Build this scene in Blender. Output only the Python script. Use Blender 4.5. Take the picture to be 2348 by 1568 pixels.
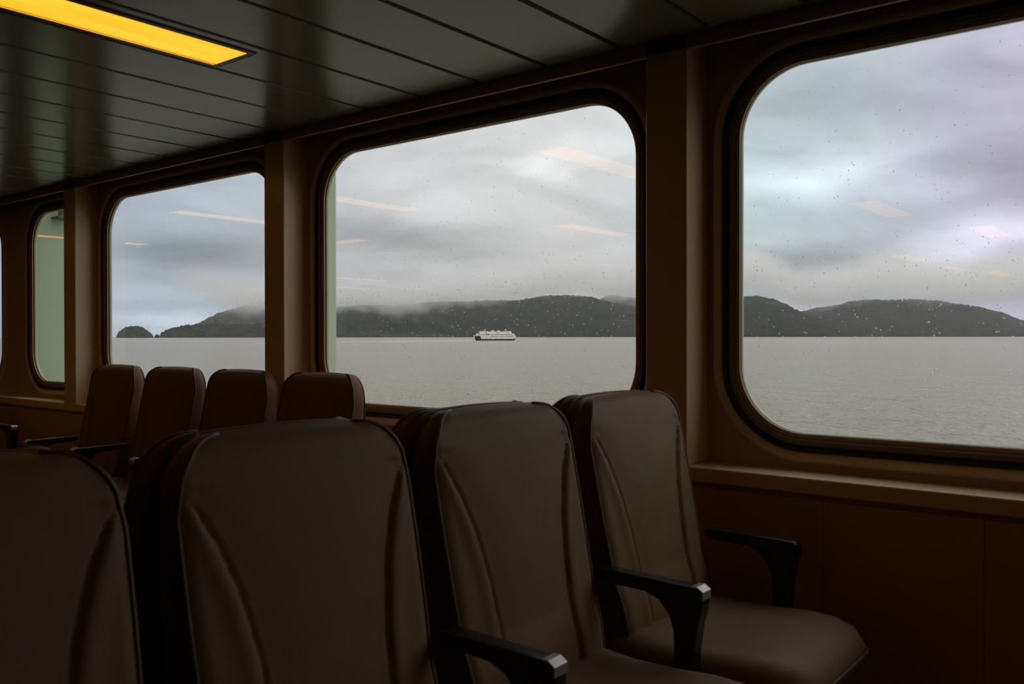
import bpy, bmesh, math, random
from mathutils import Matrix, Vector, noise
random.seed(7)
PI = math.pi
scene = bpy.context.scene
COL = scene.collection
for o in list(bpy.data.objects):
    bpy.data.objects.remove(o)

# ------------------------------------------------------------------ camera
# X runs along the window wall, Y points out to sea, Z is up. Cabin floor = 0.
F, TH, PT, RO, EYE = 2002.9, 0.67406, -0.00663, -0.00108, 1.2
fw = Vector((-math.sin(TH)*math.cos(PT), math.cos(TH)*math.cos(PT), math.sin(PT)))
rt = Vector((math.cos(TH), math.sin(TH), 0))
up = rt.cross(fw)
r2 = rt*math.cos(RO) + up*math.sin(RO)
u2 = -rt*math.sin(RO) + up*math.cos(RO)
cd = bpy.data.cameras.new('camera')
cam = bpy.data.objects.new('camera', cd)
COL.objects.link(cam)
cd.sensor_width = 36
cd.lens = F/2348*36
cd.clip_start = 0.05
cd.clip_end = 80000
M = Matrix((r2, u2, -fw)).transposed().to_4x4()
M.translation = (0, 0, EYE)
cam.matrix_world = M
scene.camera = cam
cd.dof.use_dof = True
cd.dof.focus_distance = 1500
cd.dof.aperture_fstop = 9.0

scene.view_settings.view_transform = 'Standard'
scene.view_settings.look = 'None'
scene.view_settings.gamma = 1
scene.view_settings.exposure = 0
try:
    scene.view_settings.use_curve_mapping = False
except Exception:
    pass
scene.cycles.max_bounces = 10
scene.cycles.diffuse_bounces = 5
scene.cycles.transparent_max_bounces = 24
scene.cycles.volume_bounces = 3


def s2l(c):
    return tuple((x/255/12.92 if x/255 <= .04045 else ((x/255+.055)/1.055)**2.4) for x in c)

# ------------------------------------------------------------------ overcast sky
# cloud patches: (azimuth from +Y towards +X, elevation, half width, half height, change of brightness)
SKY_BASE = s2l((168, 172, 182))
PATCH = [
    (-.560, .210, .09, .028, .18), (-.635, .187, .03, .016, .22), (-.42, .26, .10, .05, .03), (-.66, .27, .16, .06, .08), (-.80, .110, .14, .022, -.16),
    (-.70, .150, .12, .030, .07), (-.84, .060, .16, .016, -.14), (-.60, .066, .10, .010, .09), (-.62, .044, .22, .012, -.08),
    (-1.05, .14, .10, .06, .02), (-1.00, .088, .09, .018, -.18), (-1.00, .052, .09, .010, .05), (-1.03, .034, .08, .008, -.05), (-1.06, .016, .10, .009, .12),
    (-.36, .172, .10, .022, .26), (-.28, .150, .08, .018, .08), (-.32, .072, .12, .022, -.24), (-.249, .059, .035, .010, .18), (-.217, .074, .035, .011, .22), (-.182, .090, .035, .012, .20), (-.149, .106, .04, .013, .14), (-.14, .055, .06, .02, -.12), (-.38, .105, .05, .015, .05),
    (-.235, .083, .045, .018, .24), (-.16, .105, .06, .018, .14), (-.15, .16, .06, .035, -.16), (-.20, .25, .14, .035, -.08),
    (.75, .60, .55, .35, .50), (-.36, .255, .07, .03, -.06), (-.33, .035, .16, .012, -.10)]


def build_world():
    w = bpy.data.worlds.new('overcast_sky')
    scene.world = w
    w.use_nodes = True
    nt = w.node_tree
    nt.nodes.clear()
    N = nt.nodes.new
    L = nt.links.new

    def math_(op, a, b=None, c=None):
        n = N('ShaderNodeMath')
        n.operation = op
        for i, v in enumerate((a, b, c)):
            if v is None:
                continue
            if isinstance(v, (int, float)):
                n.inputs[i].default_value = v
            else:
                L(v, n.inputs[i])
        return n.outputs[0]
    tc = N('ShaderNodeTexCoord')
    sx = N('ShaderNodeSeparateXYZ')
    L(tc.outputs['Generated'], sx.inputs[0])
    az = math_('ARCTAN2', sx.outputs[0], sx.outputs[1])
    el = math_('ARCSINE', sx.outputs[2])
    mp = N('ShaderNodeMapping')
    mp.inputs['Scale'].default_value = (1, 1, 2.6)
    L(tc.outputs['Generated'], mp.inputs[0])
    wn = N('ShaderNodeTexNoise')
    wn.inputs['Scale'].default_value = 9
    wn.inputs['Detail'].default_value = 5
    L(mp.outputs[0], wn.inputs['Vector'])
    ws = N('ShaderNodeSeparateColor')
    L(wn.outputs['Color'], ws.inputs[0])
    azw = math_('ADD', az, math_('MULTIPLY', math_('SUBTRACT', ws.outputs[0], .5), .13))
    elw = math_('ADD', el, math_('MULTIPLY', math_('SUBTRACT', ws.outputs[1], .5), .035))
    tot = None
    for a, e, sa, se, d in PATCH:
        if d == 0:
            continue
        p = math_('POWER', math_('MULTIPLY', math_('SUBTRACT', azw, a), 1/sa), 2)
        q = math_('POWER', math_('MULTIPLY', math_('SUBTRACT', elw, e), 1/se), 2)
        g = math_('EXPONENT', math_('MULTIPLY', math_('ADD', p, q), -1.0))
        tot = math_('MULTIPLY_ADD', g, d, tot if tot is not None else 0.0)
    n2 = N('ShaderNodeTexNoise')
    n2.inputs['Scale'].default_value = 5
    n2.inputs['Detail'].default_value = 8
    n2.inputs['Roughness'].default_value = .55
    n2.inputs['Distortion'].default_value = .6
    mp2 = N('ShaderNodeMapping')
    mp2.inputs['Scale'].default_value = (1, 1, 3.2)
    L(tc.outputs['Generated'], mp2.inputs[0])
    L(mp2.outputs[0], n2.inputs['Vector'])
    tot = math_('ADD', tot, math_('MULTIPLY', math_('SUBTRACT', n2.outputs[0], .5), .42))
    # brighter towards the zenith, as under a thick overcast
    zen = math_('MULTIPLY', math_('MAXIMUM', math_('SUBTRACT', el, .36), 0.0), 1.5)
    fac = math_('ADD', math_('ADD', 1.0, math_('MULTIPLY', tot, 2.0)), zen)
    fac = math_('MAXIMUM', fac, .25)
    # the overcast is bluer down the coast and violet towards +X
    cr = N('ShaderNodeValToRGB')
    L(math_('DIVIDE', math_('ADD', az, 1.6), 2.0), cr.inputs[0])
    TINT = [(-1.55, (176, 177, 176)), (-1.25, (168, 174, 184)), (-1.02, (165, 174, 184)), (-.82, (176, 177, 179)), (-.60, (179, 179, 179)), (-.42, (168, 180, 184)), (-.28, (172, 178, 186)), (-.13, (172, 167, 187)), (.15, (179, 177, 173))]
    els = cr.color_ramp.elements
    while len(els) < len(TINT):
        els.new(.5)
    for e, (a, c) in zip(els, TINT):
        e.position = (a+1.6)/2.0
    for e, (a, c) in zip(els, TINT):
        e.color = (*s2l(c), 1)
    vm = N('ShaderNodeVectorMath')
    vm.operation = 'SCALE'
    L(cr.outputs[0], vm.inputs[0])
    L(fac, vm.inputs['Scale'])
    bg = N('ShaderNodeBackground')
    L(vm.outputs[0], bg.inputs[0])
    bg.inputs[1].default_value = 1.48
    out = N('ShaderNodeOutputWorld')
    L(bg.outputs[0], out.inputs[0])


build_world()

# ------------------------------------------------------------------ helpers


class MB:
    def __init__(s):
        s.v = []
        s.f = []
        s.sm = True

    def add(s, vs, fs):
        k = len(s.v)
        s.v += [tuple(p) for p in vs]
        s.f += [tuple(i+k for i in f) for f in fs]

    def box(s, a, b):
        x0, y0, z0 = a
        x1, y1, z1 = b
        s.add([(x0, y0, z0), (x1, y0, z0), (x1, y1, z0), (x0, y1, z0), (x0, y0, z1), (x1, y0, z1), (x1, y1, z1), (x0, y1, z1)],
              [(0, 3, 2, 1), (4, 5, 6, 7), (0, 1, 5, 4), (1, 2, 6, 5), (2, 3, 7, 6), (3, 0, 4, 7)])

    def prism(s, poly, y0, y1, ax='y'):
        """poly: list of 2D points, extruded along ax from y0 to y1"""
        n = len(poly)

        def P(a, b, c):
            return {'y': (a, c, b), 'x': (c, a, b), 'z': (a, b, c)}[ax]
        vs = [P(a, b, y0) for a, b in poly] + [P(a, b, y1) for a, b in poly]
        fs = [tuple(range(n)), tuple(range(2*n-1, n-1, -1))]
        fs += [(i, i+n, (i+1) % n+n, (i+1) % n) for i in range(n)]
        s.add(vs, fs)

    def tube(s, pts, r, seg=8, closed=False, caps=True):
        pts = [Vector(p) for p in pts]
        n = len(pts)
        rings = []
        prev = None
        for i, p in enumerate(pts):
            a = pts[(i-1) % n] if (closed or i > 0) else p
            b = pts[(i+1) % n] if (closed or i < n-1) else p
            t = (b-a).normalized()
            if prev is None:
                nrm = t.orthogonal().normalized()
            else:
                nrm = (prev - t*prev.dot(t)).normalized()
            prev = nrm
            bn = t.cross(nrm)
            rr = r[i] if isinstance(r, (list, tuple)) else r
            rings.append([p + (nrm*math.cos(2*PI*k/seg)+bn*math.sin(2*PI*k/seg))*rr for k in range(seg)])
        vs = [q for ring in rings for q in ring]
        fs = []
        m = n if closed else n-1
        for i in range(m):
            for k in range(seg):
                a = i*seg+k
                b = i*seg+(k+1) % seg
                c = ((i+1) % n)*seg+(k+1) % seg
                d = ((i+1) % n)*seg+k
                fs.append((a, b, c, d))
        if caps and not closed:
            fs.append(tuple(range(seg-1, -1, -1)))
            fs.append(tuple((n-1)*seg+k for k in range(seg)))
        s.add(vs, fs)

    def grid(s, rows, closed_u=False):
        """rows: list of equal-length point lists"""
        nr, nc = len(rows), len(rows[0])
        vs = [p for r in rows for p in r]
        fs = []
        for i in range(nr-1):
            for j in range(nc if closed_u else nc-1):
                fs.append((i*nc+j, i*nc+(j+1) % nc, (i+1)*nc+(j+1) % nc, (i+1)*nc+j))
        s.add(vs, fs)

    def mesh(s, name, fix=True):
        me = bpy.data.meshes.new(name)
        me.from_pydata(s.v, [], s.f)
        bm = bmesh.new()
        bm.from_mesh(me)
        if fix:
            bmesh.ops.remove_doubles(bm, verts=bm.verts, dist=1e-5)
            bmesh.ops.recalc_face_normals(bm, faces=bm.faces)
        bm.to_mesh(me)
        bm.free()
        return me

    def build(s, name, mat, parent=None, smooth=None, bevel=0, fix=True, bseg=2, sub=0):
        me = s.mesh(name, fix)
        me.materials.append(mat)
        o = bpy.data.objects.new(name, me)
        COL.objects.link(o)
        if parent:
            o.parent = parent
        if bevel:
            b = o.modifiers.new('bevel', 'BEVEL')
            b.width = bevel
            b.segments = bseg
            b.limit_method = 'ANGLE'
            b.angle_limit = math.radians(35)
        if sub:
            d = o.modifiers.new('sub', 'SUBSURF')
            d.levels = sub
            d.render_levels = sub
        if smooth is not None:
            try:
                me.polygons.foreach_set('use_smooth', [True]*len(me.polygons))
                if smooth < 180:
                    me.set_sharp_from_angle(angle=math.radians(smooth))
            except Exception:
                pass
        return o


def tag(o, label=None, cat=None, group=None, kind=None):
    if label:
        o['label'] = label
    if cat:
        o['category'] = cat
    if group:
        o['group'] = group
    if kind:
        o['kind'] = kind
    return o


def empty(name, loc=(0, 0, 0), rz=0):
    o = bpy.data.objects.new(name, None)
    o.empty_display_size = .1
    COL.objects.link(o)
    o.location = loc
    o.rotation_euler = (0, 0, rz)
    return o


def copy_tree(o, parent=None, skip=()):
    c = o.copy()
    COL.objects.link(c)
    if parent:
        c.parent = parent
    for ch in list(o.children):
        if ch.name.split('.')[0] in skip:
            continue
        copy_tree(ch, c)
    return c


def tone(t):
    return (*t, 1)


def mat(name, col, rough=.5, metal=0, spec=.5, noise_amt=0, nscale=30, bump=0, bscale=200, emit=None, estr=0, col2=None,
        stretch=(1, 1, 1), coat=0, sheen=0, detail=4):
    m = bpy.data.materials.new(name)
    m.use_nodes = True
    nt = m.node_tree
    b = nt.nodes['Principled BSDF']
    b.inputs['Base Color'].default_value = tone(col)
    b.inputs['Roughness'].default_value = rough
    b.inputs['Metallic'].default_value = metal
    b.inputs['Specular IOR Level'].default_value = spec
    b.inputs['Coat Weight'].default_value = coat
    b.inputs['Coat Roughness'].default_value = .2
    if sheen:
        b.inputs['Sheen Weight'].default_value = sheen
        b.inputs['Sheen Roughness'].default_value = .5
    tc = nt.nodes.new('ShaderNodeTexCoord')
    mp = nt.nodes.new('ShaderNodeMapping')
    mp.inputs['Scale'].default_value = stretch
    nt.links.new(tc.outputs['Object'], mp.inputs[0])
    n = nt.nodes.new('ShaderNodeTexNoise')
    n.inputs['Scale'].default_value = nscale
    n.inputs['Detail'].default_value = detail
    nt.links.new(mp.outputs[0], n.inputs['Vector'])
    mx = nt.nodes.new('ShaderNodeMix')
    mx.data_type = 'RGBA'
    c2 = col2 if col2 else tuple(c*(1-noise_amt) for c in col)
    c1 = col if col2 else tuple(min(1, c*(1+noise_amt*.6)) for c in col)
    mx.inputs[6].default_value = tone(c1)
    mx.inputs[7].default_value = tone(c2)
    nt.links.new(n.outputs[0], mx.inputs[0])
    nt.links.new(mx.outputs[2], b.inputs['Base Color'])
    if bump:
        n2 = nt.nodes.new('ShaderNodeTexNoise')
        n2.inputs['Scale'].default_value = bscale
        n2.inputs['Detail'].default_value = 3
        nt.links.new(mp.outputs[0], n2.inputs['Vector'])
        bp = nt.nodes.new('ShaderNodeBump')
        bp.inputs['Strength'].default_value = bump
        bp.inputs['Distance'].default_value = .002
        nt.links.new(n2.outputs[0], bp.inputs['Height'])
        nt.links.new(bp.outputs[0], b.inputs['Normal'])
    if emit:
        b.inputs['Emission Color'].default_value = tone(emit)
        b.inputs['Emission Strength'].default_value = estr
    return m


MAT = {}
MAT['ceiling'] = mat('ceiling_panel_paint', (.20, .185, .13), rough=.21, spec=.75, noise_amt=.06, nscale=3)
MAT['cdark'] = mat('ceiling_gap_black', (.012, .011, .010), rough=.8, noise_amt=.1)
MAT['cream'] = mat('cream_liner_shaded_tone', (.50, .385, .215), rough=.42, noise_amt=.10, nscale=5, bump=.05, bscale=150)  # toned darker than the rim, painting in the shade of its recess
MAT['rim'] = mat('cream_surround_lit_tone', (.68, .57, .38), rough=.38, noise_amt=.06, nscale=5)  # cream lightened to stand out from the shade put into the liner
MAT['pillar'] = mat('cream_laminate', (.80, .60, .35), rough=.25, noise_amt=.07, nscale=6, bump=.03, bscale=120)
MAT['panel'] = mat('tan_wall_laminate', (.50, .31, .13), rough=.36, noise_amt=.14, nscale=2.5, bump=.03, bscale=90)
MAT['sill'] = mat('tan_sill_laminate', (.80, .58, .33), rough=.38, noise_amt=.10, nscale=5)
MAT['band'] = mat('brown_window_band', (.20, .16, .11), rough=.4, noise_amt=.1, nscale=8)
MAT['rubber'] = mat('black_rubber_seal', (.010, .010, .011), rough=.5, noise_amt=.15)
MAT['alu'] = mat('aluminium_glazing_strip', (.55, .54, .52), rough=.32, metal=.9, noise_amt=.08)
MAT['green'] = mat('pale_green_hull_paint', (.48, .60, .44), rough=.45, noise_amt=.07, nscale=3)
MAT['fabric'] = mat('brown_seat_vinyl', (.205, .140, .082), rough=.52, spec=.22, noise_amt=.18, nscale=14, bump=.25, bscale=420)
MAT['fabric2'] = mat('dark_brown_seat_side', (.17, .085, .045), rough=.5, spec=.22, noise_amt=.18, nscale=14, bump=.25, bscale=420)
MAT['piping'] = mat('dark_seat_piping', (.10, .066, .045), rough=.45, noise_amt=.1)
MAT['black'] = mat('black_armrest_plastic', (.011, .012, .012), rough=.33, noise_amt=.15, nscale=40)
MAT['cap'] = mat('worn_grey_metal', (.55, .55, .55), rough=.35, metal=.55, noise_amt=.2, nscale=90)
MAT['steel'] = mat('dark_steel', (.05, .05, .052), rough=.45, metal=.6, noise_amt=.1)
MAT['floor'] = mat('dark_deck_vinyl', (.045, .035, .028), rough=.55, noise_amt=.25, nscale=12)
MAT['inner'] = mat('dark_tan_bulkhead', (.13, .10, .065), rough=.55, noise_amt=.1, nscale=2)
MAT['lampframe'] = mat('black_lamp_frame', (.03, .027, .022), rough=.4, noise_amt=.1)


def lamp_material():
    m = bpy.data.materials.new('amber_lamp_diffuser')
    m.use_nodes = True
    nt = m.node_tree
    b = nt.nodes['Principled BSDF']
    b.inputs['Base Color'].default_value = (.8, .6, .2, 1)
    tc = nt.nodes.new('ShaderNodeTexCoord')
    mp = nt.nodes.new('ShaderNodeMapping')
    mp.inputs['Scale'].default_value = (14, 1.2, 1)
    n = nt.nodes.new('ShaderNodeTexNoise')
    n.inputs['Scale'].default_value = 1.6
    nt.links.new(tc.outputs['Object'], mp.inputs[0])
    nt.links.new(mp.outputs[0], n.inputs['Vector'])
    r = nt.nodes.new('ShaderNodeValToRGB')
    r.color_ramp.elements[0].position = .3
    r.color_ramp.elements[1].position = .7
    r.color_ramp.elements[0].color = (1.40, .56, .012, 1)
    r.color_ramp.elements[1].color = (1.40, .68, .050, 1)
    nt.links.new(n.outputs[0], r.inputs[0])
    nt.links.new(r.outputs[0], b.inputs['Emission Color'])
    b.inputs['Emission Strength'].default_value = LAMP
    return m


LAMP = .98
MAT['lamp'] = lamp_material()


def ceiling_ribs():
    """fine ribbing of the pressed ceiling panels"""
    m = MAT['ceiling']
    nt = m.node_tree
    b = nt.nodes['Principled BSDF']
    tc = nt.nodes.new('ShaderNodeTexCoord')
    w = nt.nodes.new('ShaderNodeTexWave')
    w.bands_direction = 'X'
    w.inputs['Scale'].default_value = 32
    nt.links.new(tc.outputs['Object'], w.inputs['Vector'])
    bp = nt.nodes.new('ShaderNodeBump')
    bp.inputs['Strength'].default_value = .12
    bp.inputs['Distance'].default_value = .001
    nt.links.new(w.outputs[1], bp.inputs['Height'])
    nt.links.new(bp.outputs[0], b.inputs['Normal'])


ceiling_ribs()


def glass_material():
    m = bpy.data.materials.new('window_glass')
    m.use_nodes = True
    nt = m.node_tree
    nt.nodes.clear()
    out = nt.nodes.new('ShaderNodeOutputMaterial')
    tr = nt.nodes.new('ShaderNodeBsdfTransparent')
    tr.inputs[0].default_value = (.97, .98, .975, 1)
    gl = nt.nodes.new('ShaderNodeBsdfGlossy')
    gl.inputs['Roughness'].default_value = .0
    fr = nt.nodes.new('ShaderNodeFresnel')
    fr.inputs[0].default_value = 1.50
    k = nt.nodes.new('ShaderNodeMath')
    k.operation = 'MULTIPLY'
    k.inputs[1].default_value = 2.3
    nt.links.new(fr.outputs[0], k.inputs[0])
    mx = nt.nodes.new('ShaderNodeMixShader')
    nt.links.new(k.outputs[0], mx.inputs[0])
    nt.links.new(tr.outputs[0], mx.inputs[1])
    nt.links.new(gl.outputs[0], mx.inputs[2])
    nt.links.new(mx.outputs[0], out.inputs[0])
    return m


MAT['glass'] = glass_material()


def drop_material():
    m = bpy.data.materials.new('rain_water_drop')
    m.use_nodes = True
    b = m.node_tree.nodes['Principled BSDF']
    b.inputs['Transmission Weight'].default_value = 1
    b.inputs['IOR'].default_value = 1.33
    b.inputs['Roughness'].default_value = .12
    b.inputs['Base Color'].default_value = (.9, .93, .95, 1)
    return m


MAT['drop'] = drop_material()

# ------------------------------------------------------------------ the sea
WATER_Z = EYE - 12.0


def water_material():
    m = bpy.data.materials.new('grey_sea_water')
    m.use_nodes = True
    nt = m.node_tree
    b = nt.nodes['Principled BSDF']
    b.inputs['Base Color'].default_value = (.44, .40, .32, 1)
    b.inputs['Roughness'].default_value = .18
    b.inputs['IOR'].default_value = 1.33
    geo = nt.nodes.new('ShaderNodeNewGeometry')

    def nz(scale, sc, detail, dist=0):
        mp = nt.nodes.new('ShaderNodeMapping')
        mp.inputs['Scale'].default_value = sc
        mp.inputs['Rotation'].default_value = (0, 0, .55)
        nt.links.new(geo.outputs['Position'], mp.inputs[0])
        n = nt.nodes.new('ShaderNodeTexNoise')
        n.inputs['Scale'].default_value = scale
        n.inputs['Detail'].default_value = detail
        n.inputs['Distortion'].default_value = dist
        nt.links.new(mp.outputs[0], n.inputs['Vector'])
        return n.outputs[0]
    a = nz(.8, (.9, 1, 1), 7, .4)
    c = nz(.09, (.8, 1, 1), 5)
    bp = nt.nodes.new('ShaderNodeBump')
    bp.inputs['Strength'].default_value = 1.0
    bp.inputs['Distance'].default_value = 3.8
    nt.links.new(a, bp.inputs['Height'])
    bp2 = nt.nodes.new('ShaderNodeBump')
    bp2.inputs['Strength'].default_value = .8
    bp2.inputs['Distance'].default_value = 7
    nt.links.new(c, bp2.inputs['Height'])
    nt.links.new(bp2.outputs[0], bp.inputs['Normal'])
    nt.links.new(bp.outputs[0], b.inputs['Normal'])
    return m


MAT['water'] = water_material()
mb = MB()
mb.add([(-90000, 2.9, WATER_Z), (90000, 2.9, WATER_Z), (90000, 70000, WATER_Z), (-90000, 70000, WATER_Z)], [(0, 1, 2, 3)])
tag(mb.build('sea_surface', MAT['water'], fix=False), 'grey rippled sea stretching to the hills', 'sea', kind='structure')


def pix(u, v):
    d = fw + r2*((u-1174)/F) - u2*((v-784)/F)
    return d


def bearing(u):
    d = pix(u, 770)
    return math.atan2(d.x, d.y)


# ------------------------------------------------------------------ hills
def forest_material(name, c1, c2):
    m = mat(name, c1, rough=.95, spec=.1, nscale=.006, col2=c2, detail=10)
    return m


MAT['forest'] = forest_material('dark_conifer_forest', (.105, .106, .098), (.048, .055, .058))
MAT['forest2'] = forest_material('brown_green_forest', (.115, .106, .088), (.052, .058, .056))


def hill(name, ridge, dist, mt, label, depth=1300, tree=11, colw=1.3, back=1400, seed=0):
    """wooded hill: ridge given as (bearing seen, height above the sea), a real slope in front and behind"""
    us = []
    u = ridge[0][0]
    while u < ridge[-1][0]:
        us.append(u)
        u += colw
    us.append(ridge[-1][0])
    mbx = MB()
    T = [0, .01, .03, .06]+[.10+.90*k/22 for k in range(22)]+[1.0, 1.04, 1.2, 1.6, 2.0]
    rng = random.Random(seed+3)
    rows = [[] for _ in T]
    spk = 0
    for u in us:
        for k in range(len(ridge)-1):
            if ridge[k][0] <= u <= ridge[k+1][0]:
                a, b = ridge[k], ridge[k+1]
                break
        t = (u-a[0])/(b[0]-a[0]) if b[0] > a[0] else 0
        ts = t*t*(3-2*t)*.5+t*.5
        v = a[1]+(b[1]-a[1])*ts
        th = bearing(u)
        dirv = Vector((math.sin(th), math.cos(th), 0))
        dr = dist+depth
        cosr = dirv.dot(Vector((fw.x, fw.y, 0)).normalized())
        # height over sea of the ridge
        h = max(2.0, 12.0 + (770.2-v)/F*dr*cosr)
        spk = .35*spk + .65*rng.random()
        jag = rng.random()
        for i, t in enumerate(T):
            if t <= 1:
                prof = math.sin(t*PI/2)**.85
                dd = dist+depth*t
            else:
                prof = math.cos((t-1)*PI/2)
                dd = dist+depth+back*(t-1)
            p = dirv*dd
            fold = noise.noise(Vector((p.x/900, p.y/900, seed)))*.16 + noise.noise(Vector((p.x/260, p.y/260, seed+5)))*.07
            hh = h*prof*(1+fold*math.sin(min(t, 1)*PI))
            hh += tree*1.6*noise.noise(Vector((p.x/45, p.y/45, seed)))*min(1, h/80)*(1 if t > .02 else 0)
            hh += tree*.5*(rng.random()-.5)*(1 if t > .02 else 0)
            if t == 1:
                hh += tree*(1.1*jag*jag+.5*spk)*min(1, h/60) - tree*.4
            rows[i].append((p.x, p.y, WATER_Z+max(0 if t else -3, hh)))
    mbx.grid(rows)
    o = mbx.build(name, mt, fix=False, smooth=180)
    return tag(o, label, 'hill', kind='structure')


hill('headland', [(366, 771), (369, 763), (380, 757), (400, 751), (425, 746), (455, 743), (500, 743), (560, 744), (620, 742), (700, 744), (780, 747), (860, 750), (960, 756), (1050, 771)],
     10500, MAT['forest'], 'low wooded headland with ragged tree line', depth=500, seed=1, tree=16)
hill('mountain', [(405, 771), (430, 752), (455, 740), (485, 725), (505, 715), (530, 708), (560, 700), (600, 690), (660, 676), (740, 664), (850, 660), (960, 668), (1060, 690), (1160, 720), (1250, 771)],
     12600, MAT['forest2'], 'tall hill with its summit lost in cloud', depth=1700, seed=2)
hill('wooded_ridge', [(640, 771), (680, 745), (720, 722), (770, 706), (850, 699), (940, 697), (1000, 692), (1060, 692), (1110, 689), (1180, 689), (1220, 684), (1262, 679), (1300, 678), (1345, 681), (1382, 689), (1405, 695), (1450, 702), (1500, 712), (1560, 735), (1620, 771)],
     11000, MAT['forest'], 'long dark wooded ridge behind the ferry', depth=1300, seed=3)
hill('far_summit', [(1340, 771), (1362, 700), (1380, 684), (1402, 677), (1430, 681), (1470, 684), (1520, 682), (1600, 678), (1660, 700), (1700, 771)],
     14300, MAT['forest2'], 'misty summit showing behind the long ridge', depth=1200, seed=4)
hill('rounded_hill', [(1440, 771), (1500, 735), (1560, 705), (1620, 690), (1690, 682), (1735, 680), (1770, 686), (1800, 697), (1825, 711), (1850, 722), (1885, 738), (1930, 771)],
     10800, MAT['forest'], 'rounded wooded hill sloping down to the right', depth=1100, seed=5)
hill('eastern_ridge', [(1760, 771), (1800, 735), (1835, 715), (1880, 706), (1920, 701), (1955, 691), (1985, 688), (2040, 689), (2090, 687), (2150, 691), (2200, 698), (2240, 704), (2290, 716), (2348, 737), (2400, 752), (2460, 771)],
     12000, MAT['forest'], 'long wooded ridge falling away to the right', depth=1300, seed=6)
hill('island', [(266, 771), (272, 760), (284, 751), (300, 746), (318, 747), (336, 755), (346, 762), (353, 771)],
     9300, MAT['forest'], 'small domed wooded island in open water', depth=280, seed=7, tree=9, colw=.8, back=280)
hill('islet', [(354, 771), (356, 768), (358, 766), (360, 765), (362, 767), (364, 766), (367, 771)],
     9900, MAT['forest2'], 'tiny rocky islet with a few trees', depth=60, seed=8, tree=16, colw=.6, back=60)


# ------------------------------------------------------------------ low cloud on the hills
# (bearing seen, height in m of the cloud base there)
CLOUD = [(380, 600), (450, 560), (500, 460), (560, 360), (640, 330), (760, 330), (850, 400), (900, 330), (960, 350), (1000, 430), (1080, 460), (1180, 500), (1260, 640),
         (1330, 680), (1390, 560), (1450, 600), (1600, 700), (1740, 700), (1820, 440), (1880, 440), (1960, 500), (2010, 600), (2100, 540), (2200, 470), (2290, 500), (2400, 650)]


def cloud_material():
    m = bpy.data.materials.new('low_cloud_vapour')
    m.use_nodes = True
    nt = m.node_tree
    nt.nodes.clear()
    N = nt.nodes.new
    L = nt.links.new

    def mt(op, a, b=None, c=None, clamp=False):
        n = N('ShaderNodeMath')
        n.operation = op
        n.use_clamp = clamp
        for i, v in enumerate((a, b, c)):
            if v is None:
                continue
            if isinstance(v, (int, float)):
                n.inputs[i].default_value = v
            else:
                L(v, n.inputs[i])
        return n.outputs[0]
    out = N('ShaderNodeOutputMaterial')
    tc = N('ShaderNodeTexCoord')
    sx = N('ShaderNodeSeparateXYZ')
    L(tc.outputs['Object'], sx.inputs[0])
    az = mt('ARCTAN2', sx.outputs[0], sx.outputs[1])
    a0, a1 = bearing(CLOUD[0][0]), bearing(CLOUD[-1][0])
    fac = mt('DIVIDE', mt('SUBTRACT', az, a0), a1-a0)
    cr = N('ShaderNodeValToRGB')
    L(fac, cr.inputs[0])
    els = cr.color_ramp.elements
    while len(els) < len(CLOUD):
        els.new(.5)
    for e, (u, z) in zip(els, CLOUD):
        e.position = (bearing(u)-a0)/(a1-a0)
    for e, (u, z) in zip(els, CLOUD):
        e.color = (z/1000, z/1000, z/1000, 1)
    nz = N('ShaderNodeTexNoise')
    nz.inputs['Scale'].default_value = 1/420
    nz.inputs['Detail'].default_value = 4
    nz.inputs['Roughness'].default_value = .55
    mp = N('ShaderNodeMapping')
    mp.inputs['Scale'].default_value = (1, 1, 1.8)
    L(tc.outputs['Object'], mp.inputs[0])
    L(mp.outputs[0], nz.inputs['Vector'])
    base = mt('MULTIPLY', cr.outputs[0], 1000)
    wob = mt('MULTIPLY', mt('SUBTRACT', nz.outputs[0], .5), 820)
    h = mt('ADD', mt('SUBTRACT', sx.outputs[2], base), wob)
    ramp = mt('DIVIDE', mt('ADD', h, 60), 260, clamp=True)
    top = mt('SUBTRACT', 1.0, mt('DIVIDE', mt('SUBTRACT', mt('SUBTRACT', h, mt('MULTIPLY', wob, .4)), 170), 430), clamp=True)
    d = mt('MULTIPLY', mt('MULTIPLY', ramp, mt('MULTIPLY', top, top)), CLOUD_D)
    d = mt('MULTIPLY', mt('ADD', d, HAZE_D), mt('MULTIPLY', fac, 9.0, clamp=True))
    vs = N('ShaderNodeVolumeScatter')
    vs.inputs['Color'].default_value = (.972, .977, .985, 1)
    L(d, vs.inputs['Density'])
    L(vs.outputs[0], out.inputs['Volume'])
    try:
        m.cycles.volume_step_rate = .05
    except Exception:
        pass
    return m


CLOUD_D, HAZE_D = .0016, .00006
m = MB()
us = [380+(2420-380)*k/40 for k in range(41)]
secs = []
for rr, zz in ((10700, WATER_Z+1), (13900, WATER_Z+1), (13900, 1250), (10700, 1250)):
    secs.append([(rr*math.sin(bearing(u)), rr*math.cos(bearing(u)), zz) for u in us])
m.grid(secs+[secs[0]])
m.f.append(tuple(k*41 for k in range(4)))
m.f.append(tuple(k*41+40 for k in (3, 2, 1, 0)))
o = m.build('low_cloud', cloud_material())
tag(o, 'low grey cloud and mist hanging over the hill tops', 'cloud', kind='stuff')


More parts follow.
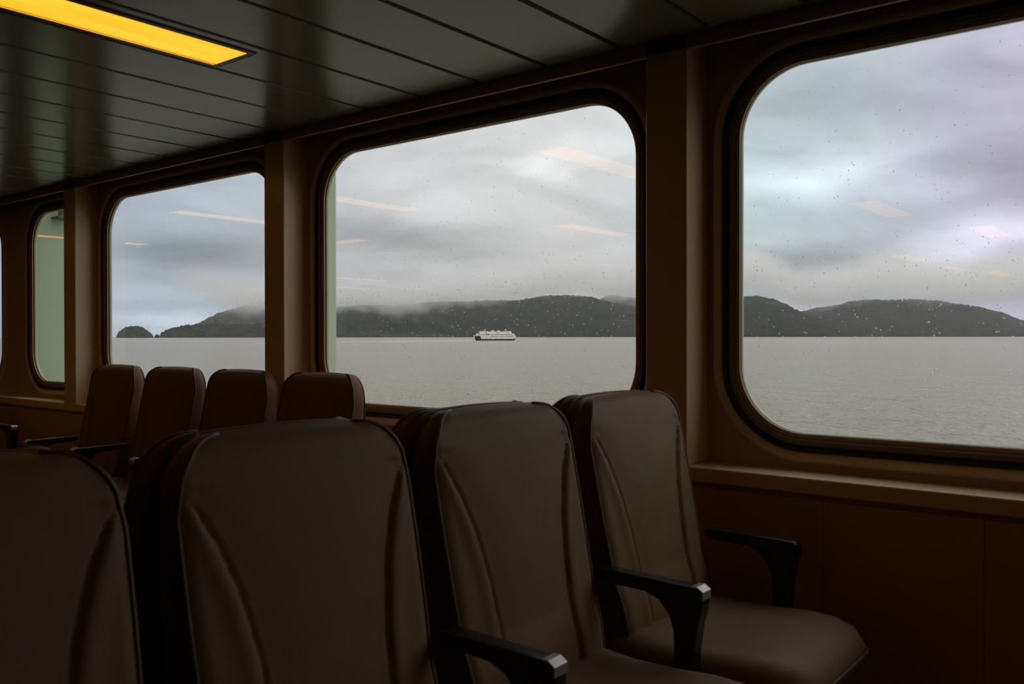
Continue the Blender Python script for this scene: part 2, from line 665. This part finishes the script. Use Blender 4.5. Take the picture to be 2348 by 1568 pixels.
# ------------------------------------------------------------------ the ferry
def ferry():
    white = mat('ferry_white_paint', (.86, .83, .75), rough=.5, noise_amt=.05, nscale=.3)
    green = mat('ferry_green_hull', (.030, .10, .075), rough=.5, noise_amt=.2, nscale=.3)
    dark = mat('ferry_dark_openings', (.05, .045, .04), rough=.6, noise_amt=.2, nscale=.5)
    rail = mat('ferry_grey_rail', (.22, .25, .22), rough=.6, noise_amt=.2, nscale=.5)
    red = mat('ferry_red_boot', (.18, .05, .03), rough=.6, noise_amt=.2, nscale=.5)
    D = 2420.0
    d = pix(1135, 770)
    d.z = 0
    pos = d*(D/d.dot(fw))
    face = math.atan2(r2.y, r2.x)
    root = empty('ferry', (pos.x, pos.y, WATER_Z), face-.10)
    tag(root, 'white car ferry with green hull crossing in the distance', 'ferry')
    B = 12.5
    S = 58/560.  # metres per unit of the side drawing

    def X(px):
        return (px-1090)*116/1120

    def Z(py):
        return (716-py)*1.2*10/117.4

    def hullmesh(x0b, x1b, x0t, x1t, z0, z1, bw, taper):
        m = MB()
        rows = []
        for z, xa, xb, w in ((z0, x0b, x1b, bw*.93), (z1, x0t, x1t, bw)):
            loop = []
            n = 28
            for i in range(n+1):
                t = i/n
                x = xa+(xb-xa)*t
                e = min(1, min(t, 1-t)/taper)
                loop.append((x, -w*math.sin(e*PI/2)**.7, z))
            for i in range(n, -1, -1):
                t = i/n
                x = xa+(xb-xa)*t
                e = min(1, min(t, 1-t)/taper)
                loop.append((x, w*math.sin(e*PI/2)**.7, z))
            rows.append(loop)
        m.grid(rows, closed_u=True)
        n = len(rows[0])
        m.f.append(tuple(range(n-1, -1, -1)))
        m.f.append(tuple(range(n, 2*n)))
        return m
    hullmesh(X(575), X(1612), X(545), X(1640), -1.0, Z(655), B, .16).build('hull', green, root)
    hullmesh(X(578), X(1610), X(572), X(1614), -1.2, .55, B+.05, .16).build('boot_stripe', red, root)
    # car deck sides: white plating, open at the stern end
    m = MB()
    for s in (-1, 1):
        y0, y1 = (s*B-.2, s*B+.2)
        m.prism([(X(735), Z(672)), (X(1565), Z(672) if s < 0 else Z(655)), (X(1628), Z(660)), (X(1650), Z(600)), (X(1600), Z(566)), (X(700), Z(572))], y0, y1)
        m.prism([(X(530), Z(590)), (X(745), Z(590)), (X(745), Z(566)), (X(528), Z(572))], y0, y1)
        m.prism([(X(530), Z(590)), (X(548), Z(590)), (X(560), Z(655)), (X(545), Z(655))], y0, y1)
    m.box((X(1560), -B, Z(655)), (X(1600), B, Z(570)))
    m.build('car_deck_side', white, root)
    m = MB()
    m.box((X(560), -B+1.0, Z(680)), (X(760), B-1.0, Z(585)))
    m.build('car_deck_opening', dark, root)
    m = MB()
    m.box((X(740), -B-.35, Z(655)), (X(990), -B-.1, Z(640)))
    m.build('rubbing_strake', white, root)

    def deck(px0, px1, py0, py1, w, name, r=4.0):
        m = MB()
        x0, x1 = X(px0), X(px1)
        pts = []
        for cx, cy, a0 in ((x1-r, w-r, 0), (x0+r, w-r, 90), (x0+r, -w+r, 180), (x1-r, -w+r, 270)):
            for k in range(5):
                a = math.radians(a0+k*22.5)
                pts.append((cx+r*math.cos(a), cy+r*math.sin(a)))
        m.prism(pts, Z(py0), Z(py1), 'z')
        return m.build(name, white, root, smooth=40)
    deck(590, 1602, 572, 524, B, 'passenger_deck')
    deck(680, 1525, 524, 474, B-2.2, 'bridge_deck')
    deck(640, 1560, 526, 521, B-.4, 'promenade_floor')

    def strip(a, b, py, h, name, y, n):
        step = (X(b)-X(a))/n
        for i in range(n):
            w = MB()
            x = X(a)+step*(i+.16)
            for s in (-1,):
                w.box((x, s*y-.12, Z(py)-h/2), (x+step*.68, s*y+.12, Z(py)+h/2))
            w.build(name, dark, root)
    strip(1000, 1558, 549, 1.5, 'cabin_window', B, 26)
    strip(985, 1195, 600, 1.4, 'cardeck_window', B+.2, 10)
    strip(1240, 1328, 600, 1.4, 'cardeck_window', B+.2, 4)
    strip(1372, 1570, 600, 1.4, 'cardeck_window', B+.2, 9)
    strip(620, 840, 548, 1.2, 'promenade_opening', B, 6)
    strip(850, 962, 549, 3.2, 'promenade_opening', B, 2)
    strip(840, 900, 503, 1.4, 'bridge_deck_window', B-2.2, 3)
    strip(1130, 1230, 503, 1.8, 'bridge_deck_window', B-2.2, 3)
    strip(1420, 1500, 503, 1.2, 'bridge_deck_window', B-2.2, 3)
    for a, b in ((675, 900), (1330, 1515)):
        m = MB()
        m.box((X(a), -5, Z(474)), (X(b), 5, Z(462)))
        m.build('wheelhouse', white, root, bevel=.3)
        m = MB()
        m.box((X(a)-1, -6, Z(462)), (X(b)+1, 6, Z(452)))
        m.build('wheelhouse_roof', rail, root, bevel=.2)
    for a, b in ((980, 1068), (1140, 1222)):
        m = MB()
        m.prism([(X(a), Z(476)), (X(b), Z(476)), (X(b)-.6, Z(444)), (X(a)+1.2, Z(444))], -3, 3)
        f = m.build('funnel', white, root, bevel=.3)
        m = MB()
        m.prism([(X(a)+1.0, Z(444)), (X(b)-.5, Z(444)), (X(b)-.6, Z(438)), (X(a)+1.2, Z(438))], -2.9, 2.9)
        m.build('funnel_top', dark, f)
    for a in (822, 1382):
        m = MB()
        m.tube([(X(a), 0, Z(455)), (X(a), 0, Z(402))], .7, 8)
        m.tube([(X(a)-3, 0, Z(425)), (X(a)+3, 0, Z(425))], .3, 6)
        m.tube([(X(a)-2.5, -2, Z(455)), (X(a), 0, Z(420))], .25, 6)
        m.build('mast', white, root)
    m = MB()
    for s in (-1, 1):
        m.tube([(X(690), s*(B-2.5), Z(465)), (X(1515), s*(B-2.5), Z(465))], .18, 6)
        for k in range(30):
            x = X(690)+(X(1515)-X(690))*k/29
            m.tube([(x, s*(B-2.5), Z(474)), (x, s*(B-2.5), Z(465))], .1, 5)
    m.build('railing', rail, root)
    m = MB()
    m.box((X(1050), -B-.5, Z(690)), (X(1070), -B-.2, Z(665)))
    m.build('fender', white, root)
    foam = mat('white_sea_foam', (.62, .62, .61), rough=.8, noise_amt=.25, nscale=.15)
    m = MB()
    m.sm = True
    ax = Vector((math.cos(face-.10), math.sin(face-.10), 0))
    nr = Vector((-ax.y, ax.x, 0))
    base = Vector((pos.x, pos.y, WATER_Z))
    rows = []
    n = 160
    rng = random.Random(5)
    for i in range(n+1):
        t = i/n
        x = X(505)-t*235
        w = (8+6*rng.random())*(1-t*.4)*min(1, .4+t*6)
        sd = Vector((nr.y*.95+nr.x*.3, -nr.x*.95+nr.y*.3, 0))
        drift = -nr*(t**1.15*1000)
        c = base+ax*x+drift
        hgt = (.75*(1-t)+.25)*(.35+.65*rng.random())
        rows.append([tuple(c-sd*w), tuple(c-sd*w*.5+Vector((0, 0, hgt*(.6+.4*rng.random())))), tuple(c+sd*w*.5+Vector((0, 0, hgt*(.5+.5*rng.random())))), tuple(c+sd*w)])
    m.grid(rows)
    o = m.build('ferry_wake', foam, fix=False)
    tag(o, 'thin white wake trailing away to the left of the ferry', 'wake')
    m = MB()
    rows = []
    for i in range(12):
        t = i/11
        c = base+ax*(X(1622)+t*7)
        w = 9*(1-t)+1.5
        rows.append([tuple(c-nr*(w+3)), tuple(c-nr*w*.6+Vector((0, 0, .9*(1-t)+.2))), tuple(c+nr*w*.6+Vector((0, 0, .9*(1-t)+.2))), tuple(c+nr*(w+3))])
    m.grid(rows)
    o = m.build('bow_wave', foam, fix=False)
    tag(o, 'small white bow wave at the right end of the ferry', 'wave')
    # a small white boat far off under the right hills
    d = pix(1891, 770)
    d.z = 0
    p = d*(8200/d.dot(fw))
    rt_ = empty('motorboat', (p.x, p.y, WATER_Z), face)
    tag(rt_, 'tiny white boat close under the far right shore', 'boat')
    m = MB()
    m.prism([(-10, 0), (11, 0), (14, 3.6), (-11, 3.2)], -3, 3)
    m.build('hull', white, rt_)
    m = MB()
    m.prism([(-6, 3), (5, 3), (3, 6.5), (-5, 6.5)], -2, 2)
    m.build('cabin', white, rt_)


ferry()

# ------------------------------------------------------------------ the cabin shell
GY = 2.600          # glass plane
WY = 2.585          # liner surface
PY = 2.444          # front of pillars, sill and ceiling edge
CZ = 2.129          # ceiling
ZB, ZT = .906, 2.020
SILL = .798
RAD = .205
WINS = [(-8.34, -6.70), (-6.205, -5.55), (-5.177, -3.539), (-3.164, -1.526), (-1.152, .486), (.861, 2.499), (2.873, 4.511), (4.886, 6.524)]
BAYS = [(-9.3, -6.48), (-6.48, -5.36), (-5.36, -3.35), (-3.35, -1.34), (-1.34, .67), (.67, 2.68), (2.68, 4.70), (4.70, 6.90)]
NC = 14


def rrect(x0, x1, z0, z1, o, y, r=RAD):
    r = r+o
    x0 -= o
    x1 += o
    z0 -= o
    z1 += o
    pts = []
    for cx, cz, a0 in ((x1-r, z1-r, 0), (x0+r, z1-r, 90), (x0+r, z0+r, 180), (x1-r, z0+r, 270)):
        for k in range(NC+1):
            a = math.radians(a0+90*k/NC)
            pts.append((cx+r*math.cos(a), y, cz+r*math.sin(a)))
    return pts


def bay_plate(m, bx, wx, z0, z1, ya, yb):
    hole_a = rrect(wx[0], wx[1], ZB, ZT, 0, ya)
    hole_b = rrect(wx[0], wx[1], ZB, ZT, 0, yb)
    out = []
    r = RAD
    cs = ((wx[1]-r, ZT-r, 0, bx[1], z1), (wx[0]+r, ZT-r, 90, bx[0], z1), (wx[0]+r, ZB+r, 180, bx[0], z0), (wx[1]-r, ZB+r, 270, bx[1], z0))
    for cx, cz, a0, ex, ez in cs:
        best, bi = 9, 0
        tmp = []
        for k in range(NC+1):
            a = math.radians(a0+90*k/NC)
            c, s = math.cos(a), math.sin(a)
            tx = (ex-cx)/c if abs(c) > 1e-6 else 1e9
            tz = (ez-cz)/s if abs(s) > 1e-6 else 1e9
            t = min(x for x in (tx, tz) if x > 0)
            q = (cx+c*t, cz+s*t)
            tmp.append(q)
            dd = math.hypot(q[0]-ex, q[1]-ez)
            if dd < best:
                best, bi = dd, k
        tmp[bi] = (ex, ez)
        out += tmp
    oa = [(p[0], ya, p[1]) for p in out]
    ob = [(p[0], yb, p[1]) for p in out]
    m.grid([oa, hole_a, hole_b, ob], closed_u=True)


m = MB()
for b, w in zip(BAYS, WINS):
    bay_plate(m, b, w, .70, 2.25, WY, 2.612)
m.box((-14, WY, .70), (-9.3, 2.612, 2.25))
m.box((6.9, WY, .70), (7.0, 2.612, 2.25))
tag(m.build('wall_sea_side', MAT['cream']), 'cream wall lining around the big rounded windows', 'wall', kind='structure')
m = MB()
seams = [-7.2, -5.9, -4.6, -3.35, -2.1, -.8463, -.4417, .9, 2.2, 3.5, 4.8, 6.1]
xs = [-14]+seams+[7]
for a, b in zip(xs[:-1], xs[1:]):
    m.box((a+.0006, PY+.012, .0), (b-.0006, PY+.03, SILL-.062))
m.box((-14, PY+.02, 0), (7, 2.64, SILL-.05))
tag(m.build('wall_sea_side_lower', MAT['panel'], bevel=.0006, bseg=1), 'tan panelled wall below the window sill', 'wall', kind='structure')
m = MB()
m.box((-14, PY, SILL-.047), (7, 2.60, SILL))
tag(m.build('trim_1', MAT['sill'], bevel=.006, smooth=50), 'long tan window sill ledge', 'sill', kind='structure')
m = MB()
m.box((-14, PY, 2.085), (7, PY+.018, CZ+.01))
tag(m.build('trim_2', MAT['panel'], bevel=.004, smooth=50), 'narrow fascia where the ceiling meets the window wall', 'trim', kind='structure')

# pillars between the windows
rows = [(-5.432, -5.287), (-3.420, -3.275), (-1.407, -1.262), (.605, .750), (2.62, 2.765), (4.63, 4.775)]
names = ['boxed wall pillar left of the second window, furthest from view', 'boxed wall pillar between the second and third windows',
         'boxed wall pillar in the middle, beside the right seat', 'boxed wall pillar beyond the right window', 'boxed wall pillar further right', 'last boxed wall pillar on the right']
for (a, b), lb in zip(rows, names):
    m = MB()
    m.box((a, PY, SILL-.002), (b, WY+.005, CZ+.005))
    tag(m.build('pillar', MAT['pillar'], bevel=.006, smooth=50, bseg=3), lb, 'pillar', kind='structure')

# ceiling boards with dark gaps
GX0, GS = -1.1846, .30235
m = MB()
lamp_spots = [(-2.56, .62, 1.70), (-4.60, .62, 1.70), (-6.0, .62, 1.70), (-8.4, .62, 1.70), (-4.22, -1.75, -.75), (-1.88, -2.0, -1.04),
              (-1.54, -4.05, -3.05), (-2.8, -6.45, -5.43), (-2.75, -8.7, -7.65), (-2.47, -10.2, -8.94), (-12.8, -6.3, -5.3),
              (.45, .62, 1.70), (2.50, .62, 1.70), (4.55, .62, 1.70), (3.5, -1.9, -.9), (-10.8, -4.9, -3.8), (-6.82, -.97, .03)]  # lamps at positive X are unseen, added to throw warm light on the walls
k = -27
while True:
    xa = GX0-(k+1)*GS
    xb = GX0-k*GS
    k += 1
    if xb < -14:
        break
    m.prism([(xa+.009, CZ+.012), (xa+.012, CZ), (xb-.012, CZ), (xb-.009, CZ+.012)], -11, PY+.01)
tag(m.build('ceiling', MAT['ceiling'], fix=True), 'dark glossy ceiling of long narrow boards with thin gaps', 'ceiling', kind='structure')
m = MB()
m.box((-14, PY+.018, CZ-.006), (7, WY-.001, CZ+.011))  # black strip paints the shade in the hollow behind the fascia
m.box((-14.1, -11.1, CZ+.012), (7.1, 2.64, CZ+.06))
tag(m.build('ceiling_backing', MAT['cdark']), 'black backing above the ceiling boards, with painted shade behind the fascia', 'ceiling', kind='structure')
m = MB()
m.box((-14.1, -11.1, -.08), (7.1, 2.64, 0))
tag(m.build('floor', MAT['floor']), 'dark cabin floor', 'floor', kind='structure')
for nm, a, b in (('wall_left', (-14.1, -11, 0), (-14, 2.64, 2.2)), ('wall_right', (7, -11, 0), (7.1, 2.64, 2.2)), ('wall_inboard', (-14.1, -11.1, 0), (7.1, -11, 2.2))):
    m = MB()
    m.box(a, b)
    tag(m.build(nm, MAT['inner']), 'dark tan cabin bulkhead', 'wall', kind='structure')

# ------------------------------------------------------------------ windows
rng = random.Random(11)
for i, w in enumerate(WINS):
    root = tag(empty('window_%d' % (i+1), ((w[0]+w[1])/2, GY, ZB)), kind='structure')
    ox, oz = (w[0]+w[1])/2, ZB
    seen = i < 5

    def ring(prof, name, mt, smooth=60):
        m = MB()
        m.grid([[(p[0]-ox, p[1]-GY, p[2]-oz) for p in rrect(w[0], w[1], ZB, ZT, o, y)] for o, y in prof], closed_u=True)
        return m.build(name, mt, root, smooth=smooth)
    ring([(.052, WY-.004), (.054, WY-.014), (.060, WY-.020), (.074, WY-.019), (.083, WY-.013), (.088, WY+.002)], 'window_surround', MAT['rim'])
    ring([(.036, WY-.003), (.037, WY-.011), (.044, WY-.014), (.052, WY-.011), (.053, WY-.003)], 'rubber_gasket', MAT['rubber'])
    ring([(.013, WY+.012), (.015, WY-.004), (.019, WY-.008), (.026, WY-.006), (.033, WY-.008), (.037, WY-.003)], 'window_frame', MAT['band'])
    ring([(.004, WY+.014), (.0045, WY+.001), (.0105, WY+.001), (.011, WY+.014)], 'metal_strip', MAT['alu'])
    ring([(-.001, GY-.001), (.0, WY+.006), (.005, WY+.005), (.006, GY-.003)], 'glazing_seal', MAT['rubber'])
    ring([(.010, GY-.002), (.010, WY+.003), (.0135, WY+.003), (.014, GY-.002)], 'glazing_seal', MAT['rubber'])
    m = MB()
    fr = rrect(w[0], w[1], ZB, ZT, .003, GY)
    bk = rrect(w[0], w[1], ZB, ZT, .003, GY+.006)
    m.add([(p[0]-ox, p[1]-GY, p[2]-oz) for p in fr], [tuple(range(len(fr)))])
    m.build('glass_pane', MAT['glass'], root)
    ring([(-.001, GY+.007), (-.001, 2.613), (.03, 2.618), (.035, 2.611)], 'outer_frame', MAT['green'])
    if seen:
        m = MB()
        n = {0: 60, 1: 160, 2: 1300, 3: 3000, 4: 3000}[i]
        for _ in range(n):
            x = rng.uniform(w[0]+.03, w[1]-.03)
            z = ZB+.03+(ZT-ZB-.06)*(rng.random()**1.7)
            cx = min(max(x, w[0]+RAD), w[1]-RAD)
            cz = min(max(z, ZB+RAD), ZT-RAD)
            if math.hypot(x-cx, z-cz) > RAD-.02:
                continue
            if z > 1.45 and rng.random() < .45:
                continue
            r = rng.choice((.0007, .0009, .0011, .0014, .0018, .0022))*rng.uniform(.8, 1.15)
            sx, sz = rng.uniform(.9, 1.15), rng.uniform(.9, 1.25)
            fl = 1.25 if z < 1.42 else .40
            if z > 1.42:
                r *= .8
            rows_ = []
            for a, (rr, dd) in enumerate(((1, 0), (.84, .28), (.5, .46))):
                rows_.append([(x-ox+r*rr*sx*math.cos(t*PI/4), .0065+r*dd*fl, z-oz+r*rr*sz*math.sin(t*PI/4)) for t in range(8)])
            k0 = len(m.v)
            m.grid(rows_, closed_u=True)
            m.f.append(tuple(range(k0+16, k0+24)))
            m.f.append(tuple(range(k0+7, k0-1, -1)))
        o = m.build('raindrops', MAT['drop'], root, smooth=180, fix=False)
        tag(o, kind='stuff')

# ------------------------------------------------------------------ ceiling lamps
lamp_labels = ['lit amber ceiling lamp in the top left corner of view', None]
for i, (x, y0, y1) in enumerate(lamp_spots):
    root = empty('ceiling_lamp', (x, (y0+y1)/2, CZ), PI/2 if i == len(lamp_spots)-1 else 0)   # the last one lies across the others
    hl = (y1-y0)/2
    hw = .100
    m = MB()
    z0, z1 = -.004, .004
    t = .019
    m.box((-hw-t, -hl-t, z0), (-hw, hl+t, z1))
    m.box((hw, -hl-t, z0), (hw+t, hl+t, z1))
    m.box((-hw, hl, z0), (hw, hl+t, z1))
    m.box((-hw, -hl-t, z0), (hw, -hl, z1))
    m.build('lamp_frame', MAT['lampframe'], root, bevel=.002)
    m = MB()
    m.box((-hw, -hl, -.002), (hw, hl, .002))
    m.build('lamp_diffuser', MAT['lamp'], root)
    m = MB()
    m.box((-hw+.012, -hl, -.004), (-hw+.0145, hl, -.0015))
    m.build('diffuser_ridge', MAT['sill'], root)
    lab = {1: 'lit ceiling lamp mirrored at the left of the middle window', 2: 'lit ceiling lamp mirrored high in the far left window',
           3: 'lit ceiling lamp mirrored in the narrow window', 4: 'lit ceiling lamp mirrored low at the right of the middle window',
           5: 'lit ceiling lamp mirrored in the centre of the right window', 6: 'lit ceiling lamp mirrored near the right edge of the right window',
           7: 'lit ceiling lamp mirrored small below the centre of the right window', len(lamp_spots)-1: 'lit ceiling lamp mirrored short at the left edge of the middle window, tilting up'}
    if i in lab:
        tag(root, lab[i], 'lamp', 'cabin ceiling lamps')
    elif i == 0:
        tag(root, 'lit yellow ceiling lamp, the one seen directly at upper left', 'lamp', 'cabin ceiling lamps')
    else:
        tag(root, 'lit yellow ceiling lamp out of direct view, in a set partly added to warm the walls', 'lamp', 'cabin ceiling lamps')

# ------------------------------------------------------------------ seats


def half_width(t):
    return .219+.019*math.sin(min(1, t/.85)*PI/2)


Z0, ZTOP = .43, 1.046
RC = .080


def ztop(y, w):
    a = abs(y)
    z = ZTOP-.010*(a/w)**2
    if a > w-RC:
        q = min(1, (a-(w-RC))/RC)
        z -= RC*(1-math.sqrt(max(0, 1-q*q)))*1.35
    return z


def seam_y(z):
    P = [(.40, .118), (.55, .120), (.70, .132), (.80, .152), (.88, .180), (.94, .212), (.98, .245)]
    for (a, p), (b, q) in zip(P[:-1], P[1:]):
        if z <= b:
            t = max(0, (z-a)/(b-a))
            return p+(q-p)*t
    return .30


def front_x(y, z, w):
    """front surface of the back cushion in seat coordinates (x forwards)"""
    x = .172-.205*(z-.46)
    if z > .955:
        x -= 1.2*(z-.955)**2
    if z < .6:
        x += .010*math.sin((z-.43)/.17*PI)
    n = abs(y)/w
    x += .006*(1-n*n)
    ex = max(0, (n-.90)/.10)
    x -= .009*ex*ex
    sy = seam_y(z)
    d = abs(y)-sy
    if z < .97:
        g = min(1, max(0, (w-abs(y)-.006)/.025))
        x -= .0075*g*math.exp(-(d/.0048)**2)
        x += .0045*g*math.exp(-((d-.02)/.018)**2)
        if d < 0:
            x -= .004*g*math.exp(-(d/.05)**2)
    return x


def rear_x(z):
    return .006+.035*max(0, (1.0-z))


def backrest_mesh():
    S = []
    ny = 104
    for i in range(ny+1):
        a = -1+2*i/ny
        S.append(math.sin(a*PI/2)*.25+a*.75)
    nz = 64
    rows = []
    for j in range(nz+1):
        t = j/nz
        t = t*.6+.4*math.sin(t*PI/2)
        r = []
        for s in S:
            w = half_width(t)
            y = s*w
            z = Z0+t*(ztop(y, w)-Z0)
            x = front_x(y, z, w)
            q = 1-min(1, (ztop(y, w)-z)/.032)       # the cover rolls over the top
            fade = 1-min(1, max(0, (abs(y)-(w-RC*1.25))/(RC*.9)))
            x -= .026*(1-math.sqrt(1-q*q))*fade
            r.append((x, y, z))
        rows.append(r)
    # wrap: boundary loop of the front face carried back to the rear face
    m = MB()
    m.grid(rows)
    loop = [rows[j][0] for j in range(nz+1)] + rows[nz][1:] + [rows[j][ny] for j in range(nz-1, -1, -1)]
    cy, cz = 0, .75
    layers = [loop]
    for f_, g in ((.12, 1.006), (.5, 1.014), (.88, 1.006), (1.0, .985)):
        layers.append([(x+(rear_x(z)-x)*f_, y*g, cz+(z-cz)*(1+(g-1)*.6) if z > .5 else z) for x, y, z in loop])
    return m, rows, loop, layers


def make_seat():
    root = empty('cabin_seat')
    m, rows, loop, layers = backrest_mesh()
    back = m.build('backrest', MAT['fabric'], root, smooth=180, fix=False)
    m = MB()
    m.grid(layers)
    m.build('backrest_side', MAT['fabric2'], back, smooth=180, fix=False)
    # rear cover
    m = MB()
    L = layers[-1]
    n = len(L)
    m.add(L+[(.016, 0, .75)], [(i, i+1, n) for i in range(n-1)]+[(n-1, 0, n)])
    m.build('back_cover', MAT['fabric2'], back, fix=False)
    m = MB()
    for side in (0, 104):
        edge = [rows[j][side] for j in range(4, 65, 2)]
        tops = rows[64][:26:3] if side == 0 else rows[64][104:78:-3]
        path = edge+tops[1:]
        m.tube([(x+.0005, y*1.004, z) for x, y, z in path], .0046, 6)
        back_ = layers[-1][:65+22][4::2] if side == 0 else layers[-1][::-1][:65+22][4::2]
        m.tube([(x, y*1.012, z+.001) for x, y, z in back_], .003, 6)
    m.build('piping', MAT['piping'], back, smooth=180)
    # seat cushion
    prof = [(.12, .420), (.125, .470), (.16, .486), (.26, .480), (.38, .484), (.48, .490), (.545, .487), (.588, .472), (.610, .442), (.612, .412), (.597, .388), (.54, .376), (.30, .376), (.14, .384)]
    m = MB()
    ny = 28
    rr = []
    for i in range(ny+1):
        s = math.sin((-1+2*i/ny)*PI/2)
        y = s*.252
        n = abs(s)
        ring_ = []
        for (x, z) in prof:
            xx = x
            if x > .2:
                xx = .2+(x-.2)*(1-.24*max(0, (n-.55)/.45)**2.4)
            zz = .43+(z-.43)*math.sqrt(max(.0, 1-max(0, (n-.72)/.28)**2.4))*(1 if z > .41 else 1)
            if z > .47:
                zz -= .010*(1-n*n)*math.exp(-((x-.3)/.12)**2)
            ring_.append((xx, y, zz))
        rr.append(ring_)
    m.grid(rr, closed_u=True)
    k = len(prof)
    m.f.append(tuple(range(k)))
    m.f.append(tuple(range(ny*k+k-1, ny*k-1, -1)))
    cu = m.build('seat_cushion', MAT['fabric'], root, smooth=180)
    m = MB()
    pts = []
    for i in range(2, ny-1):
        s = math.sin((-1+2*i/ny)*PI/2)
        n = abs(s)
        pts.append((.2+(.616-.2)*(1-.24*max(0, (n-.55)/.45)**2.4), s*.254, .428))
    pts = [(.16, -.254, .428)]+pts+[(.16, .254, .428)]
    m.tube(pts, .004, 6)
    m.build('piping', MAT['piping'], cu, smooth=180)
    # pan, pedestal
    m = MB()
    m.box((.10, -.235, .335), (.53, .235, .366))
    m.build('seat_pan', MAT['black'], root, bevel=.01)
    m = MB()
    m.box((.028, -.17, .34), (.055, .17, .78))
    m.build('back_frame', MAT['steel'], root, bevel=.006)
    m = MB()
    m.box((.20, -.25, .285), (.27, .25, .336))
    m.box((.205, -.03, .02), (.265, .03, .29))
    m.box((.05, -.035, 0), (.42, .035, .022))
    m.build('pedestal', MAT['steel'], root, bevel=.004)
    arm_on(root, .268)
    return root


def arm_mesh():
    top = .652
    P = [(.135, top-.004), (.150, top), (.395, top-.004), (.404, top-.012), (.404, top-.045), (.392, .56), (.384, .50), (.380, .33),
         (.338, .33), (.336, .50), (.334, .545), (.322, .58), (.298, .606), (.262, .619), (.16, .622), (.135, .632)]
    m = MB()
    m.prism(P, -.021, .021)
    return m


def arm_on(root, y):
    m = arm_mesh()
    m.v = [(a, b+y, c) for a, b, c in m.v]
    a = m.build('armrest', MAT['black'], root, bevel=.004, smooth=50)
    m = MB()
    t = .652
    m.prism([(.378, t-.001), (.392, t-.001), (.4065, t-.010), (.4065, t-.028), (.402, t-.028), (.402, t-.012), (.391, t-.006), (.378, t-.006)], y-.0195, y+.0195)
    c = m.build('end_cap', MAT['cap'], a, bevel=.001)
    c['label'] = 'worn grey metal cap on the armrest tip'
    return a


def place(proto, loc, rz, label, group, first=False, cat='seat'):
    o = proto if first else copy_tree(proto)
    o.location = loc
    o.rotation_euler = (0, 0, rz)
    tag(o, label, cat, group)
    return o


MX = -1.265
seat0 = make_seat()
YC = [.383, .940, 1.490, 2.045]
near = ['brown seat at the near end of the front row, cut by the lower left corner', 'largest brown seat in the front row, second from the lower left',
        'third brown seat of the front row, armrest at its lower left', 'brown seat of the front row nearest the window wall, below the middle pillar']
behind = ['seat back to back with the nearest front seat', 'dark seat back to back with the largest front seat',
          'dark seat back to back with the third front seat', 'dark seat back to back with the front seat nearest the wall']
for i, y in enumerate(YC):
    o = place(seat0, (MX, y, 0), 0, near[i], 'front row of seats facing right', first=(i == 0))
    if i == 3:                                   # the armrest by the wall has lost its metal cap
        for a in o.children:
            if a.name.startswith('armrest'):
                for c in list(a.children):
                    bpy.data.objects.remove(c)
for i, y in enumerate(YC):
    place(seat0, (MX-.012, y, 0), PI, behind[i], 'row of seats turned away behind the front row')
far = ['leftmost of the four seats in a row under the far windows', 'second from the left of the four seats under the far windows',
       'third from the left of the four seats under the far windows', 'rightmost of the four seats under the far windows, before the sea view']
for i, x in enumerate((-4.65, -4.075, -3.50, -2.925)):
    o = place(seat0, (x, 2.412, 0), -PI/2, far[i], 'row of seats with backs to the far windows')
    if i == 0:
        arm_on(o, -.268)
place(seat0, (-6.19, 2.035, 0), 0, 'seat at the extreme left edge, only its armrest showing', 'seats at the left edge of view')
place(seat0, (-6.19, 1.475, 0), 0, 'second seat at the extreme left edge', 'seats at the left edge of view')

# ------------------------------------------------------------------ outside structure seen through the narrow window
m = MB()
m.box((-6.42, 2.63, -1.5), (-6.30, 3.16, 3.6))
o = m.build('bulkhead', MAT['green'], bevel=.01)
tag(o, 'pale green outer bulkhead seen through the narrow left window', 'bulkhead')
m = MB()
m.box((-3.42, 2.6125, -1.5), (-3.236, 2.72, 3.6))
o = m.build('hull_post', MAT['green'], bevel=.008)
tag(o, 'pale green outer hull post at the left edge of the middle window', 'post')
root = empty('deck_lamp', (-6.30, 2.80, 2.03))
tag(root, 'small grey deck lamp on the pale green bulkhead', 'lamp')
gm = mat('grey_lamp_metal', (.10, .12, .11), rough=.5, noise_amt=.1)
m = MB()
m.box((-.006, -.05, -.012), (.12, .06, .004))
m.build('bracket', gm, root, bevel=.003)
m = MB()
m.tube([(.07, 0, .09), (.07, 0, .05), (.07, 0, .0)], [.022, .03, .032], 14)
m.build('lamp_housing', gm, root, smooth=60)
m = MB()
ringp = [(.07+.034*math.cos(a*PI/8), .034*math.sin(a*PI/8), .06) for a in range(16)]
m.tube(ringp, .005, 6, closed=True)
m.build('guard_ring', gm, root)
